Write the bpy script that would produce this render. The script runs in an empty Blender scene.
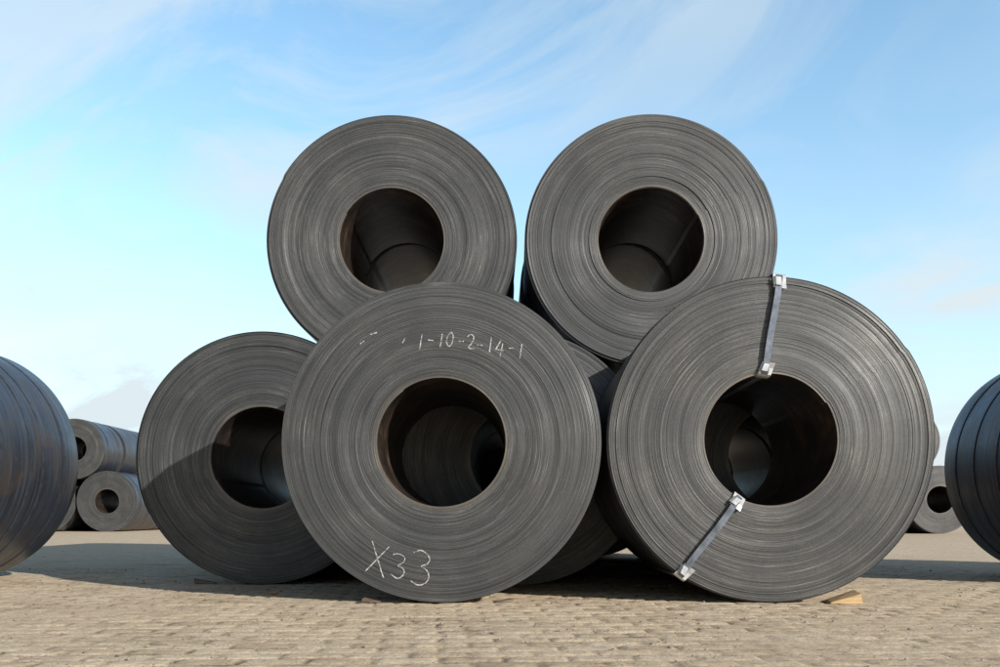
import bpy, math, random
import numpy as np
from mathutils import Vector, noise as mn

random.seed(7); rng = np.random.default_rng(7)
scene = bpy.context.scene
PHI = math.radians(49); ELEV = math.radians(22)

# ---------------------------------------------------------------- helpers
def link(o):
    scene.collection.objects.link(o); return o

class NT:
    def __init__(s, nt): s.nt = nt
    def n(s, t, **kw):
        nd = s.nt.nodes.new(t)
        for k, v in kw.items():
            if k.startswith('i_'):
                key = k[2:]
                key = int(key) if key.isdigit() else key
                nd.inputs[key].default_value = v
            else: setattr(nd, k, v)
        return nd
    def l(s, a, b): s.nt.links.new(a, b)
    def math(s, op, a, b=None, c=None, clamp=False):
        nd = s.nt.nodes.new('ShaderNodeMath'); nd.operation = op; nd.use_clamp = clamp
        for i, v in enumerate((a, b, c)):
            if v is None: continue
            if isinstance(v, (int, float)): nd.inputs[i].default_value = v
            else: s.l(v, nd.inputs[i])
        return nd.outputs[0]
    def noise(s, vec, scale, detail=4, rough=.6, dist=0.0):
        nd = s.n('ShaderNodeTexNoise'); nd.inputs['Scale'].default_value = scale
        nd.inputs['Detail'].default_value = detail; nd.inputs['Roughness'].default_value = rough
        nd.inputs['Distortion'].default_value = dist
        s.l(vec, nd.inputs['Vector']); return nd.outputs['Fac']
    def ramp(s, fac, stops):
        nd = s.n('ShaderNodeValToRGB'); cr = nd.color_ramp
        while len(cr.elements) < len(stops): cr.elements.new(.5)
        for e, (p, c) in zip(cr.elements, stops):
            e.position = p; e.color = (c, c, c, 1) if isinstance(c, (int, float)) else (*c, 1)
        s.l(fac, nd.inputs['Fac']); return nd.outputs['Color']
    def mix(s, fac, a, b, bt='MIX'):
        nd = s.n('ShaderNodeMix'); nd.data_type = 'RGBA'; nd.blend_type = bt
        for sock, v in ((nd.inputs[0], fac), (nd.inputs[6], a), (nd.inputs[7], b)):
            if isinstance(v, (int, float)):
                sock.default_value = v if sock == nd.inputs[0] else (v, v, v, 1)
            elif isinstance(v, tuple): sock.default_value = (*v, 1)
            else: s.l(v, sock)
        return nd.outputs[2]
    def comb(s, x, y, z):
        nd = s.n('ShaderNodeCombineXYZ')
        for i, v in enumerate((x, y, z)):
            if isinstance(v, (int, float)): nd.inputs[i].default_value = v
            else: s.l(v, nd.inputs[i])
        return nd.outputs[0]

def new_mat(name):
    m = bpy.data.materials.new(name); m.use_nodes = True
    t = NT(m.node_tree); b = m.node_tree.nodes['Principled BSDF']
    return m, t, b

def polar(t):
    tc = t.n('ShaderNodeTexCoord'); sp = t.n('ShaderNodeSeparateXYZ'); t.l(tc.outputs['Object'], sp.inputs[0])
    x, y, z = sp.outputs
    r = t.math('SQRT', t.math('ADD', t.math('MULTIPLY', x, x), t.math('MULTIPLY', z, z)))
    r = t.math('MAXIMUM', r, .01)
    cx = t.math('DIVIDE', x, r); cz = t.math('DIVIDE', z, r)
    oi = t.n('ShaderNodeObjectInfo')
    rnd = t.math('MULTIPLY', oi.outputs['Random'], 37.0)
    return tc, x, y, z, r, cx, cz, rnd, oi.outputs['Random']

# ---------------------------------------------------------------- steel materials
def mat_face():
    m, t, b = new_mat('coil_edge_steel')
    tc, x, y, z, r, cx, cz, rnd, r01 = polar(t)
    rr = t.math('ADD', r, rnd)
    ang = lambda k, f: t.comb(t.math('MULTIPLY', cx, k), t.math('MULTIPLY', cz, k), t.math('MULTIPLY', rr, f))
    wraps = t.noise(ang(.4, 270), 1, 2, .7)
    bands = t.noise(ang(.5, 20), 1, 2, .6)
    scr = t.noise(ang(2.4, 320), 1, 2, .55)
    scr2 = t.noise(ang(.9, 120), 1, 2, .5)
    off = t.n('ShaderNodeVectorMath', operation='ADD'); t.l(tc.outputs['Object'], off.inputs[0]); t.l(t.comb(rnd, rnd, rnd), off.inputs[1])
    mott = t.noise(off.outputs[0], 2.2, 5, .62)
    fine = t.noise(off.outputs[0], 90, 2, .6)
    nick = t.noise(off.outputs[0], 38, 3, .75)
    col = t.ramp(wraps, [(.30, (.038, .040, .041)), (.5, (.080, .081, .082)), (.72, (.145, .145, .143))])
    bd = t.ramp(bands, [(.35, .92), (.62, 1.07)])
    col = t.mix(1, col, bd, 'MULTIPLY')
    md = t.ramp(mott, [(.3, (.78, .80, .82)), (.7, (1.22, 1.20, 1.16))])
    col = t.mix(1, col, md, 'MULTIPLY')
    sm = t.ramp(scr, [(.61, 0.), (.70, 1.)])
    gate = t.ramp(mott, [(.44, .08), (.60, .95)])
    col = t.mix(t.math('MULTIPLY', sm, t.math('MULTIPLY', gate, .7)), col, (.40, .395, .38))
    sm2 = t.ramp(scr2, [(.67, 0.), (.73, 1.)])
    col = t.mix(t.math('MULTIPLY', sm2, .38), col, (.30, .295, .28))
    dk = t.ramp(scr2, [(.28, 1.), (.36, 0.)])
    col = t.mix(t.math('MULTIPLY', dk, .55), col, (.02, .02, .02))
    fs = t.ramp(fine, [(.3, .84), (.7, 1.14)])
    col = t.mix(1, col, fs, 'MULTIPLY')
    nk = t.math('MULTIPLY', t.ramp(nick, [(.70, 0.), (.76, .7)]), gate)
    col = t.mix(nk, col, (.34, .33, .31))
    rin = t.n('ShaderNodeMapRange'); t.l(r, rin.inputs[0]); rin.inputs[1].default_value = .39; rin.inputs[2].default_value = .425
    rin.inputs[3].default_value = .55; rin.inputs[4].default_value = 0.
    col = t.mix(t.math('MULTIPLY', rin.outputs[0], t.ramp(mott, [(.3, .2), (.6, 1.)])), col, (.25, .21, .165))
    col = t.mix(1, col, t.ramp(r01, [(0, (.90, .91, .93)), (1, (1.07, 1.06, 1.05))]), 'MULTIPLY')
    t.l(col, b.inputs['Base Color'])
    b.inputs['Metallic'].default_value = .35
    t.l(t.ramp(mott, [(.3, .52), (.7, .40)]), b.inputs['Roughness'])
    h = t.math('ADD', t.math('MULTIPLY', wraps, 1.), t.math('MULTIPLY', scr2, .5))
    bp = t.n('ShaderNodeBump', i_Strength=.36, i_Distance=.005); t.l(h, bp.inputs['Height']); t.l(bp.outputs[0], b.inputs['Normal'])
    return m

def mat_side():
    m, t, b = new_mat('hot_rolled_steel_surface')
    tc, x, y, z, r, cx, cz, rnd, r01 = polar(t)
    off = t.n('ShaderNodeVectorMath', operation='ADD'); t.l(tc.outputs['Object'], off.inputs[0]); t.l(t.comb(rnd, rnd, rnd), off.inputs[1])
    n1 = t.noise(off.outputs[0], 2.4, 5, .65, .6)
    st = t.noise(t.comb(t.math('MULTIPLY', cx, 1.2), t.math('MULTIPLY', cz, 1.2), t.math('MULTIPLY', t.math('ADD', y, rnd), 26)), 1, 3, .65)
    spot = t.noise(off.outputs[0], 17, 4, .7)
    col = t.ramp(st, [(.3, (.028, .034, .048)), (.55, (.064, .075, .098)), (.75, (.13, .148, .185))])
    col = t.mix(t.ramp(n1, [(.48, 0.), (.66, .6)]), col, (.125, .096, .078))
    col = t.mix(t.ramp(spot, [(.62, 0.), (.70, .7)]), col, (.18, .11, .07))
    t.l(col, b.inputs['Base Color'])
    b.inputs['Metallic'].default_value = .55
    t.l(t.ramp(n1, [(.3, .28), (.7, .48)]), b.inputs['Roughness'])
    bp = t.n('ShaderNodeBump', i_Strength=.25, i_Distance=.01); t.l(t.math('ADD', n1, t.math('MULTIPLY', st, .3)), bp.inputs['Height'])
    t.l(bp.outputs[0], b.inputs['Normal'])
    return m

def mat_bore():
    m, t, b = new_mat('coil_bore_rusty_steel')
    tc, x, y, z, r, cx, cz, rnd, r01 = polar(t)
    off = t.n('ShaderNodeVectorMath', operation='ADD'); t.l(tc.outputs['Object'], off.inputs[0]); t.l(t.comb(rnd, rnd, rnd), off.inputs[1])
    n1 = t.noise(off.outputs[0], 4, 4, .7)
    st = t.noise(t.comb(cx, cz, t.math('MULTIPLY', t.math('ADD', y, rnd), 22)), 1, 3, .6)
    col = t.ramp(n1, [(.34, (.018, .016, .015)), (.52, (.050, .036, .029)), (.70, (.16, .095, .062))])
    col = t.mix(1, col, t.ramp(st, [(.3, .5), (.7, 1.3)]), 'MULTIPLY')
    t.l(col, b.inputs['Base Color']); b.inputs['Metallic'].default_value = .35; b.inputs['Roughness'].default_value = .40
    bp = t.n('ShaderNodeBump', i_Strength=.3, i_Distance=.008); t.l(st, bp.inputs['Height']); t.l(bp.outputs[0], b.inputs['Normal'])
    return m

def mat_simple(name, c1, c2, scale, metallic, rough, stretch=(1, 1, 1)):
    m, t, b = new_mat(name)
    tc = t.n('ShaderNodeTexCoord'); mp = t.n('ShaderNodeMapping'); mp.inputs['Scale'].default_value = stretch
    t.l(tc.outputs['Object'], mp.inputs[0])
    f = t.noise(mp.outputs[0], scale, 5, .65)
    t.l(t.ramp(f, [(.32, c1), (.68, c2)]), b.inputs['Base Color'])
    b.inputs['Metallic'].default_value = metallic; b.inputs['Roughness'].default_value = rough
    bp = t.n('ShaderNodeBump', i_Strength=.3, i_Distance=.003); t.l(f, bp.inputs['Height']); t.l(bp.outputs[0], b.inputs['Normal'])
    return m

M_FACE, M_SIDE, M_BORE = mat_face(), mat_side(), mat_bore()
M_STRAP = mat_simple('strap_steel', (.10, .12, .15), (.26, .29, .35), 14, .5, .38)
M_BAND = mat_simple('band_dark_steel', (.035, .04, .05), (.09, .10, .12), 14, .5, .4)
M_CLIP = mat_simple('galvanised_clip', (.45, .47, .49), (.74, .76, .78), 30, .3, .35)
M_WOOD = mat_simple('raw_timber', (.40, .25, .12), (.68, .48, .25), 8, 0, .75, (1, 6, 12))
M_WOOD2 = mat_simple('weathered_timber', (.10, .075, .05), (.24, .18, .12), 8, 0, .85, (1, 6, 12))
M_STONE = mat_simple('grit_stone', (.16, .13, .10), (.45, .39, .31), 9, 0, .9)

def mat_chalk():
    m, t, b = new_mat('chalk')
    tc = t.n('ShaderNodeTexCoord')
    f = t.noise(tc.outputs['Object'], 80, 3, .7)
    b.inputs['Base Color'].default_value = (.64, .64, .62, 1); b.inputs['Roughness'].default_value = .95
    t.l(t.ramp(f, [(.36, 0.08), (.58, .8)]), b.inputs['Alpha'])
    return m
M_CHALK = mat_chalk()

# ---------------------------------------------------------------- coils
def make_coil(x, yf, R, r0=.385, width=1.4, z=None, segs=176, nb=60, seed=0, yaw=0.0, amp=.0018, bands=(), tail=None):
    rnd = random.Random(seed)
    tail = rnd.uniform(0, 6.28) if tail is None else tail
    th = [2*math.pi*i/segs for i in range(segs)]
    def profile():
        e = sorted([0, 1] + [rnd.random() for _ in range(nb-1)])
        prof = []; walk = 0
        for i in range(nb):
            a, b2 = e[i], e[i+1]
            walk = walk*.8 + rnd.uniform(-1, 1)*amp*.5
            o = walk + rnd.uniform(-1, 1)*amp*.5
            if a > .965: o += .010 + rnd.random()*.014
            if b2 < .03: o += rnd.random()*.006
            if rnd.random() < .05: o += rnd.choice((-.002, .006))
            prof.append((a+.0006, max(o, -.0035))); prof.append((b2-.0006, max(o, -.0035)))
        return prof
    P = profile(); Q = profile()
    loop = [(f, o, 0) for f, o in P]
    ny = 6
    loop += [(1.0, .014 + (width-.028)*i/ny, 1) for i in range(ny+1)]
    loop += [(f, width-o, 0) for f, o in reversed(Q)]
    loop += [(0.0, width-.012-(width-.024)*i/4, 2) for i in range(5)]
    verts = []
    for f, yy, k in loop:
        for t_ in th:
            s = ((t_-tail) % (2*math.pi))/(2*math.pi)
            Ro = R - .007*(1-s); ri = r0 + .006*s
            rr = ri + (Ro-ri)*f
            verts.append((rr*math.cos(t_), yy, rr*math.sin(t_)))
    faces = []; mi = []
    n = len(loop)
    for j in range(n):
        j2 = (j+1) % n
        k = loop[j][2]; k2 = loop[j2][2]
        mm = k if k == k2 else 0
        for i in range(segs):
            i2 = (i+1) % segs
            faces.append((j*segs+i, j*segs+i2, j2*segs+i2, j2*segs+i)); mi.append(mm)
    me = bpy.data.meshes.new('steel_coil'); me.from_pydata(verts, [], faces)
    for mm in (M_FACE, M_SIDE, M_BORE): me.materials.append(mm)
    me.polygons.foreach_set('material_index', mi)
    me.polygons.foreach_set('use_smooth', [True]*len(faces))
    me.update()
    import bmesh
    bm = bmesh.new(); bm.from_mesh(me); bmesh.ops.recalc_face_normals(bm, faces=bm.faces); bm.to_mesh(me); bm.free()
    me.set_sharp_from_angle(angle=math.radians(25))
    ob = link(bpy.data.objects.new('steel_coil', me))
    ob.location = (x, yf, (R if z is None else z)-.003); ob.rotation_euler = (0, 0, yaw)
    for yb in bands: band(ob, R, yb)
    return ob

def band(coil, R, yb, w=.032):
    segs = 128; vs = []; fs = []
    for i in range(segs):
        a = 2*math.pi*i/segs
        for rr, yy in ((R-.002, yb-w/2), (R+.003, yb-w/2), (R+.003, yb+w/2), (R-.002, yb+w/2)):
            vs.append((rr*math.cos(a), yy, rr*math.sin(a)))
    for i in range(segs):
        i2 = (i+1) % segs
        for k in range(4):
            k2 = (k+1) % 4
            fs.append((i*4+k, i2*4+k, i2*4+k2, i*4+k2))
    me = bpy.data.meshes.new('steel_band'); me.from_pydata(vs, [], fs); me.materials.append(M_BAND)
    o = link(bpy.data.objects.new('steel_band', me)); o.parent = coil
    return o

Z1, Z2 = 5.42, 6.87
c_front = make_coil(-.355, Z1, .970, seed=1, tail=2.2)
c_right = make_coil(1.628, Z1-.01, .988, r0=.395, seed=2, tail=.6, yaw=math.radians(-.8))
rows = [Z2, Z2+1.47, Z2+2.95]
zu = .97+math.sqrt((.97+.962)**2-.9875**2)
for k, zr in enumerate(rows):
    sg = 160 if k == 0 else 96; nbb = 60 if k == 0 else 16
    j = lambda a: 0 if k == 0 else random.uniform(-a, a)
    make_coil(-1.815, zr+j(.03), .970, seed=10+k, segs=sg, nb=nbb)
    make_coil(.160, zr+j(.03), .970, seed=20+k, segs=sg, nb=nbb)
    make_coil(2.135, zr+j(.03), .970, seed=30+k, segs=sg, nb=nbb)
    make_coil(-.828, zr+.0+j(.02), .962, z=zu, seed=40+k, segs=sg, nb=nbb, r0=.395, tail=2.6, yaw=math.radians(.5) if k == 0 else 0)
    make_coil(1.1475, zr-.02+j(.02), .965, z=zu, seed=50+k, segs=sg, nb=nbb, r0=.395, tail=.5, yaw=math.radians(-1.0) if k == 0 else 0)
# staggered row closing the end of the stack
for i, xx in enumerate((-.83, 1.15)):
    make_coil(xx, Z2+4.5, .970, seed=70+i, segs=96, nb=14)
# flanking coils, cut by the frame
make_coil(-4.57, 6.3, .97, seed=60, segs=160, nb=24, bands=(.2, .62, .8, 1.15))
make_coil(4.98, 6.75, .965, seed=62, segs=160, nb=24, bands=(.25, .55, .9, 1.2))
make_coil(6.95, 6.8, .965, seed=63, segs=96, nb=16, bands=(.3, 1.1))
make_coil(-6.6, 6.4, .97, seed=64, segs=96, nb=16, bands=(.3, 1.1))

def far_stack(x0, y0, n, R=.97, depth=3, seed=100, tops=None, sh=0.):
    sp = 2*R+.03
    for d in range(depth):
        yy = y0+d*1.5
        for i in range(n):
            make_coil(x0+i*sp, yy+random.uniform(-.1, .1), R*random.choice((1, 1, .985)), seed=seed+d*20+i, segs=64, nb=12, bands=(.3, 1.1) if d == 0 else ())
        for i in (range(n-1) if tops is None else tops):
            make_coil(x0+(i+.5)*sp+sh, yy+random.uniform(-.1, .1), R*.99, z=R+math.sqrt((1.99*R)**2-(sp/2)**2)+.004, seed=seed+d*20+10+i, segs=64, nb=12, bands=(.3, 1.1) if d == 0 else ())
far_stack(-20.38, 28.6, 5, seed=100)
far_stack(8.55, 25.5, 3, seed=200, depth=4)

# ---------------------------------------------------------------- chalk marks on the front coil
DG = {
 '1': [[(.5, 0), (.52, 1)]],
 '-': [[(.15, .48), (.85, .5)]],
 '0': [[(.5, 1), (.2, .75), (.18, .3), (.45, 0), (.78, .25), (.8, .7), (.5, 1)]],
 '2': [[(.1, .8), (.4, 1.03), (.8, .85), (.7, .5), (.12, .02), (.9, .02)]],
 '4': [[(.5, 1), (.08, .38)], [(.08, .38), (.95, .40)], [(.68, .78), (.64, -.08)]],
 'X': [[(.05, 1), (.9, 0)], [(.85, .95), (.1, .05)]],
 '3': [[(.1, .9), (.45, 1.02), (.8, .82), (.7, .6), (.35, .52), (.78, .42), (.88, .18), (.5, -.05), (.08, .1)]],
}
def smooth(pts):
    for _ in range(2):
        out = [pts[0]]
        for a, b in zip(pts, pts[1:]):
            out += [(a[0]*.75+b[0]*.25, a[1]*.75+b[1]*.25), (a[0]*.25+b[0]*.75, a[1]*.25+b[1]*.75)]
        out.append(pts[-1]); pts = out
    return pts
def chalk_text(parent, items, name, w=.007):
    vs = []; fs = []
    for ch, cx, cz, h, wd, rot in items:
        for st in DG[ch]:
            st = [(u+random.uniform(-.04, .04), v+random.uniform(-.03, .03)) for u, v in st]
            pts = smooth(st) if len(st) > 2 else [(st[0][0]+(st[1][0]-st[0][0])*q/6+random.uniform(-.01, .01), st[0][1]+(st[1][1]-st[0][1])*q/6) for q in range(7)]
            P = []
            for u, v in pts:
                a = (u-.5)*wd; b = (v-.5)*h
                P.append((cx+a*math.cos(rot)-b*math.sin(rot), cz+a*math.sin(rot)+b*math.cos(rot)))
            base = len(vs)
            for i, p in enumerate(P):
                q0 = P[max(i-1, 0)]; q1 = P[min(i+1, len(P)-1)]
                dx, dz = q1[0]-q0[0], q1[1]-q0[1]; L = math.hypot(dx, dz) or 1
                ww = w*random.uniform(.7, 1.2)
                nx, nz = -dz/L*ww/2, dx/L*ww/2
                vs.append((p[0]+nx, -.0045, p[1]+nz)); vs.append((p[0]-nx, -.0045, p[1]-nz))
            for i in range(len(P)-1):
                b0 = base+2*i; fs.append((b0, b0+1, b0+3, b0+2))
    me = bpy.data.meshes.new(name); me.from_pydata(vs, [], fs); me.materials.append(M_CHALK)
    o = link(bpy.data.objects.new(name, me)); o.parent = parent
S = 166.0
def loc(px, py): return ((px-441)/S, (442-py)/S)
items = []
xs_ = [421, 431, 441, 450, 461, 471, 480, 490, 500, 511, 521]
for ch, px in zip('1-10-2-14-1', xs_):
    py = 340+(px-421)**2*.0011+random.uniform(-1.5, 1.5)
    Xc, Zz = loc(px, py)
    items.append((ch, Xc, Zz, (.088 if ch != '-' else .05)*random.uniform(.9, 1.12), .058 if ch != '-' else .045, -.10+random.uniform(-.08, .08)))
items.append(('1', *loc(362, 342), .03, .04, -.9)); items.append(('-', *loc(374, 333), .05, .06, .3))
items.append(('-', *loc(404, 340), .05, .05, 1.1))
items += [('X', *loc(378, 559), .20, .14, -.25), ('3', *loc(399, 565), .15, .11, -.12), ('3', *loc(422, 567), .21, .14, -.1)]
chalk_text(c_front, items, 'chalk_marking')

# ---------------------------------------------------------------- straps on the right coil
def ribbon(name, path, wdir, w, t_, mat, parent):
    wd = Vector(wdir).normalized(); vs = []; fs = []
    n = len(path); path = [Vector(p) for p in path]
    for i, p in enumerate(path):
        d0 = (path[i]-path[i-1]) if i else (path[1]-path[0])
        d1 = (path[i+1]-path[i]) if i < n-1 else d0
        tn = (d0.normalized()+d1.normalized()).normalized()
        nn = tn.cross(wd).normalized()
        for a, b in ((-1, -1), (1, -1), (1, 1), (-1, 1)):
            vs.append(tuple(p+wd*w/2*a+nn*t_/2*b))
    for i in range(n-1):
        for k in range(4):
            k2 = (k+1) % 4; fs.append((i*4+k, i*4+k2, i*4+4+k2, i*4+4+k))
    fs.append((3, 2, 1, 0)); b0 = (n-1)*4; fs.append((b0, b0+1, b0+2, b0+3))
    me = bpy.data.meshes.new(name); me.from_pydata(vs, [], fs); me.materials.append(mat)
    o = link(bpy.data.objects.new(name, me)); o.parent = parent; return o
def strap_set(coil, P, Q, R, r0, flip=1):
    P = Vector((P[0], 0, P[1])); Q = Vector((Q[0], 0, Q[1]))
    Po = P.normalized()*(R+.005); Qi = Q.normalized()*(r0-.006)
    d = (Qi-Po).normalized(); wd = d.cross(Vector((0, 1, 0)))
    W = 1.4
    yb = -.009
    path = [Po+Vector((0, W*.98, 0)), Po+Vector((0, W*.5, 0)), Po+Vector((0, .02, 0)), Po+d*.006+Vector((0, yb*.7, 0)), Po+d*.02+Vector((0, yb-.012, 0))]
    Lf = (Qi-Po).length
    for k in (.2, .4, .6, .8): path.append(Po+d*Lf*k+wd*.004*math.sin(k*7)+Vector((0, yb-.012-.006*math.sin(k*3.1), 0)))
    path += [Qi-d*.02+Vector((0, yb-.012, 0)), Qi-d*.004+Vector((0, yb*.7, 0)), Qi+Vector((0, .02, 0)), Qi+Vector((0, W*.5, 0)), Qi+Vector((0, W*.98, 0))]
    ribbon('steel_strap', path, wd, .038, .003, M_STRAP, coil)
    for E, s, ln in ((Po, 1, .085), (Qi, -1, .075)):
        e = d*s
        sk = wd*.008*flip
        pth = [E+Vector((0, .075, 0))-e*.004, E+Vector((0, .01, 0))-e*.005, E+e*.004+Vector((0, yb+.003, 0)), E+e*ln*.6+sk+Vector((0, yb+.002, 0)), E+e*ln+sk*1.6+Vector((0, yb-.010, 0))]
        ribbon('edge_protector', pth, wd, .078, .003, M_CLIP, coil)
        q = E+e*ln*.55+Vector((0, yb-.022, 0))
        ribbon('protector_tab', [q-wd*.034*flip+Vector((0, .018, 0)), q-wd*.020*flip, q+wd*.012*flip], e+wd*.25, ln*.6, .003, M_CLIP, coil)
strap_set(c_right, (.05, .99), (-.042, .40), .988, .395)
strap_set(c_right, (-.54, -.815), (-.19, -.35), .988, .395, -1)

# ---------------------------------------------------------------- timber chocks and splinters
def wedge(name, x, y, L, W, H, direction=1, rot=0.0, mat=M_WOOD):
    vs = [(-L/2, -W/2, 0), (L/2, -W/2, 0), (L/2, W/2, 0), (-L/2, W/2, 0),
          (-L/2, -W/2, H*.12), (L/2, -W/2, H*.8), (L/2, W/2, H), (-L/2, W/2, H*.2)]
    vs = [(a*direction+random.uniform(-.08, .08)*L, b+random.uniform(-.08, .08)*W, c) for a, b, c in vs]
    fs = [(3, 2, 1, 0), (4, 5, 6, 7), (0, 1, 5, 4), (1, 2, 6, 5), (2, 3, 7, 6), (3, 0, 4, 7)]
    import bmesh
    me = bpy.data.meshes.new(name); me.from_pydata(vs, [], fs)
    bm = bmesh.new(); bm.from_mesh(me); bmesh.ops.recalc_face_normals(bm, faces=bm.faces)
    bmesh.ops.bevel(bm, geom=bm.edges[:], offset=.002, segments=2, affect='EDGES'); bm.to_mesh(me); bm.free()
    me.materials.append(mat)
    o = link(bpy.data.objects.new(name, me)); o.location = (x, y, .001); o.rotation_euler = (0, 0, rot); return o
wedge('timber_chock', 2.06, 5.42, .19, .12, .075, 1, -.08)
wedge('timber_splinter', .02, 5.47, .11, .04, .022, 1, .35, M_WOOD2)
wedge('timber_splinter', -.78, 5.46, .10, .05, .026, -1, -.3, M_WOOD2)
wedge('timber_splinter', -2.28, 6.95, .16, .06, .040, -1, .05, M_WOOD2)
wedge('timber_splinter', -1.55, 6.1, .09, .03, .020, 1, .7, M_WOOD)
wedge('timber_splinter', -2.9, 4.6, .05, .02, .010, 1, .7, M_WOOD2)

# ---------------------------------------------------------------- ground: one sheet
def axis(a, b, st, far, g=1.16):
    core = list(np.arange(a, b+st/2, st)); hi = []; s = st; v = core[-1]
    while v < far: s *= g; v += s; hi.append(v)
    lo = []; s = st; v = core[0]
    while v > -far: s *= g; v -= s; lo.append(v)
    return np.array(lo[::-1]+core+hi)
X = axis(-4.6, 4.6, .02, 2500)
yc = list(np.arange(2.3, 7.6, .0165)); v = yc[-1]; s = .0165
while v < 2500:
    s *= 1.02 if v < 40 else 1.2
    v += s; yc.append(v)
lo = []; s = .0165; v = yc[0]
while v > -400: s *= 1.2; v -= s; lo.append(v)
Y = np.array(lo[::-1]+yc)
GX, GY = np.meshgrid(X, Y)
BL, BW = .24, .135
a = math.radians(4)
U = GX*math.cos(a)+GY*math.sin(a) + .012*np.sin(GY*1.3); V = -GX*math.sin(a)+GY*math.cos(a) + .010*np.sin(GX*.9)
row = np.floor(V/BW); uu = U/BL+(row % 2)*.5; col = np.floor(uu)
fu = (uu-col); fv = V/BW-row
du = np.minimum(fu, 1-fu)*BL; dv = np.minimum(fv, 1-fv)*BW
dj = np.minimum(du, dv)
joint = np.clip(1-dj/.018, 0, 1)
def h2(a_, b_, k):
    s_ = np.sin(a_*127.1+b_*311.7+k*74.7)*43758.5453
    return s_-np.floor(s_)
br = h2(row, col, 1); brz = h2(row, col, 2)
def vnoise(x, y, k):
    xi = np.floor(x); yi = np.floor(y); fx = x-xi; fy = y-yi
    fx = fx*fx*(3-2*fx); fy = fy*fy*(3-2*fy)
    return (h2(xi, yi, k)*(1-fx)+h2(xi+1, yi, k)*fx)*(1-fy)+(h2(xi, yi+1, k)*(1-fx)+h2(xi+1, yi+1, k)*fx)*fy
big = vnoise(GX*.7, GY*.7, 5)*.6+vnoise(GX*2.3, GY*2.3, 6)*.4
sm = vnoise(GX*28, GY*28, 7)
fillm = np.clip((vnoise(GX*1.6+9, GY*1.6, 8)-.5)*2.2, 0, 1)
att = np.clip((14-np.abs(GY))/6, 0, 1)*np.clip((6.5-np.abs(GX))/2, 0, 1)*(GY > 1.5)
H = (-joint*.009*(1-.75*fillm) + (brz-.5)*.0036*(1-.5*fillm) + (sm-.5)*.003)*att + (big-.5)*.008*np.clip((30-np.abs(GY))/10, 0, 1)*(np.abs(GX) < 30)
tone = (.56+(br-.5)*.42*(1-.5*fillm) - joint*.5*(1-.7*fillm) + (sm-.5)*.25)*att + .50*(1-att)
nx_, ny_ = len(X), len(Y)
co = np.stack([GX, GY, H-.002], -1).reshape(-1, 3).astype(np.float32)
me = bpy.data.meshes.new('ground')
me.vertices.add(nx_*ny_); me.vertices.foreach_set('co', co.ravel())
ii, jj = np.meshgrid(np.arange(nx_-1), np.arange(ny_-1))
b0 = (jj*nx_+ii).ravel()
quads = np.stack([b0, b0+1, b0+nx_+1, b0+nx_], -1).astype(np.int32)
nf = len(quads)
me.loops.add(nf*4); me.loops.foreach_set('vertex_index', quads.ravel())
me.polygons.add(nf); me.polygons.foreach_set('loop_start', np.arange(0, nf*4, 4, dtype=np.int32))
me.update(calc_edges=True)
me.polygons.foreach_set('use_smooth', np.ones(nf, dtype=bool))
at = me.attributes.new('tone', 'FLOAT', 'POINT'); at.data.foreach_set('value', tone.ravel().astype(np.float32))
ground = link(bpy.data.objects.new('ground', me))
m, t, b = new_mat('sandy_paving')
tc = t.n('ShaderNodeTexCoord'); an = t.n('ShaderNodeAttribute', attribute_name='tone')
vec = tc.outputs['Object']
f1 = t.noise(vec, 60, 4, .7); f2 = t.noise(vec, 1.3, 5, .65, .4); f3 = t.noise(vec, 8, 4, .7); f4 = t.noise(vec, 190, 2, .6)
base = t.ramp(an.outputs['Fac'], [(.05, (.20, .145, .095)), (.45, (.66, .52, .36)), (.95, (.80, .67, .49))])
base = t.mix(t.ramp(f2, [(.40, 0.), (.65, .55)]), base, (.76, .60, .41))
base = t.mix(1, base, t.ramp(f1, [(.33, .62), (.5, 1.), (.7, 1.12)]), 'MULTIPLY')
base = t.mix(1, base, t.ramp(f3, [(.3, .76), (.65, 1.06)]), 'MULTIPLY')
base = t.mix(t.ramp(f4, [(.32, .7), (.40, 0.)]), base, (.12, .09, .065))
t.l(base, b.inputs['Base Color']); b.inputs['Roughness'].default_value = .92; b.inputs['Specular IOR Level'].default_value = .2
bp = t.n('ShaderNodeBump', i_Strength=.6, i_Distance=.005); t.l(t.math('ADD', f1, t.math('MULTIPLY', f4, .4)), bp.inputs['Height']); t.l(bp.outputs[0], b.inputs['Normal'])
me.materials.append(m)

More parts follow.
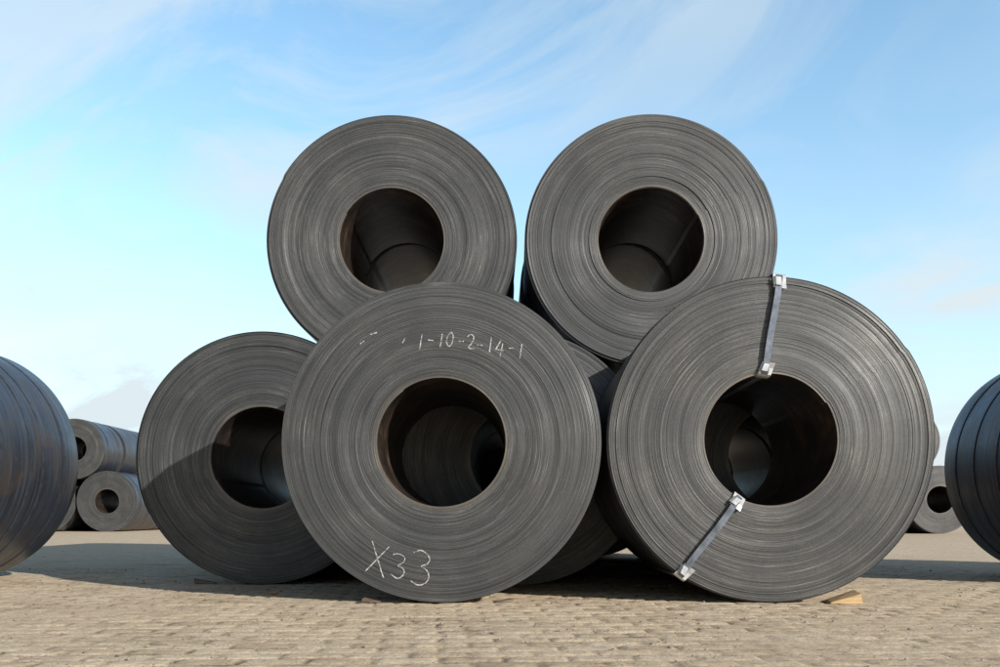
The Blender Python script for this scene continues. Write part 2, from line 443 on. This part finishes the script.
# loose grit lying on the paving (one object)
vs = []; fs = []
ico = [(0, 0, 1), (.89, 0, .45), (.28, .85, .45), (-.72, .53, .45), (-.72, -.53, .45), (.28, -.85, .45), (.72, .53, -.45), (-.28, .85, -.45), (-.89, 0, -.45), (-.28, -.85, -.45), (.72, -.53, -.45), (0, 0, -1)]
icf = [(0,1,2),(0,2,3),(0,3,4),(0,4,5),(0,5,1),(1,6,2),(2,7,3),(3,8,4),(4,9,5),(5,10,1),(6,7,2),(7,8,3),(8,9,4),(9,10,5),(10,6,1),(11,7,6),(11,8,7),(11,9,8),(11,10,9),(11,6,10)]
for _ in range(3600):
    y = random.uniform(2.5, 9) if random.random() < .7 else random.uniform(2.5, 16)
    x = random.uniform(-.62, .62)*y
    if mn.noise(Vector((x*1.3, y*1.3, 0))) < random.uniform(-.4, .2): continue
    s_ = .0022+.006*random.random()**4; b0 = len(vs)
    sx, sy, sz = s_*random.uniform(.8, 1.7), s_*random.uniform(.8, 1.6), s_*random.uniform(.5, .9); ra = random.uniform(0, 6.28)
    for p in ico:
        px_, py_, pz_ = (p[0]*sx*random.uniform(.8, 1.2), p[1]*sy*random.uniform(.8, 1.2), p[2]*sz)
        vs.append((x+px_*math.cos(ra)-py_*math.sin(ra), y+px_*math.sin(ra)+py_*math.cos(ra), pz_+sz*.4))
    fs += [tuple(b0+k for k in f) for f in icf]
me = bpy.data.meshes.new('gravel'); me.from_pydata(vs, [], fs); me.materials.append(M_STONE); link(bpy.data.objects.new('gravel', me))

# ---------------------------------------------------------------- sky & sun
w = bpy.data.worlds.new('World'); scene.world = w; w.use_nodes = True
t = NT(w.node_tree); bg = w.node_tree.nodes['Background']
sky = t.n('ShaderNodeTexSky'); sky.sky_type = 'NISHITA'; sky.sun_disc = False
sky.sun_elevation = ELEV; sky.sun_rotation = math.pi-PHI; sky.altitude = 0; sky.air_density = 1.0; sky.dust_density = .6; sky.ozone_density = 1.2
tc = t.n('ShaderNodeTexCoord'); sp = t.n('ShaderNodeSeparateXYZ'); t.l(tc.outputs['Generated'], sp.inputs[0])
dz = t.math('ADD', t.math('MAXIMUM', sp.outputs[2], 0), .35)
u = t.math('DIVIDE', sp.outputs[0], dz); v = t.math('DIVIDE', sp.outputs[1], dz)
cv = t.comb(t.math('ADD', u, t.math('MULTIPLY', v, .5)), t.math('MULTIPLY', v, 1.1), 5.1)
c1 = t.noise(cv, 2.3, 8, .62, 1.0); c2 = t.noise(cv, 1.1, 3, .5, .4)
cl = t.math('MULTIPLY', t.ramp(c1, [(.40, 0.), (.62, 1.)]), t.ramp(c2, [(.40, .15), (.56, 1.)]))
hz = t.ramp(sp.outputs[2], [(0., .97), (.10, .66), (.26, .16), (.5, .0)])
fac = t.math('ADD', t.math('MULTIPLY', cl, .72), hz, clamp=True)
blue = t.mix(1, sky.outputs[0], (2.15, 2.55, 2.45), 'MULTIPLY')
colr = t.mix(fac, blue, (6.3, 7.15, 7.6))
# sky brightness shaped by hand: bright low ahead, dimmed overhead and behind to deepen shadows
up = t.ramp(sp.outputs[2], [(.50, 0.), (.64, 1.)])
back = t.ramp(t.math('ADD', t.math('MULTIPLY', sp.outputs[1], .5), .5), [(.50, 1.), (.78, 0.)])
sky_dim = t.math('MAXIMUM', up, back)
colr = t.mix(sky_dim, colr, t.mix(1, sky.outputs[0], (.9, .85, .8), 'MULTIPLY'))
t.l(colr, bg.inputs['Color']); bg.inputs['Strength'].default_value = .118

sd = bpy.data.lights.new('sun', 'SUN'); sd.energy = 5.0; sd.angle = math.radians(.5); sd.color = (1, .97, .91)
so = link(bpy.data.objects.new('sun', sd))
d = Vector((-math.sin(PHI)*math.cos(ELEV), math.cos(PHI)*math.cos(ELEV), -math.sin(ELEV)))
so.rotation_euler = d.to_track_quat('-Z', 'Y').to_euler(); so.location = (8, -6, 8)

# ---------------------------------------------------------------- camera
cd = bpy.data.cameras.new('camera'); cd.sensor_width = 36; cd.lens = 32.4; cd.shift_y = .1815; cd.clip_end = 6000; cd.clip_start = .05
cam = link(bpy.data.objects.new('camera', cd)); cam.location = (0, 0, .53); cam.rotation_euler = (math.pi/2, 0, 0)
scene.camera = cam
scene.view_settings.view_transform = 'Standard'; scene.view_settings.look = 'None'; scene.view_settings.exposure = 0
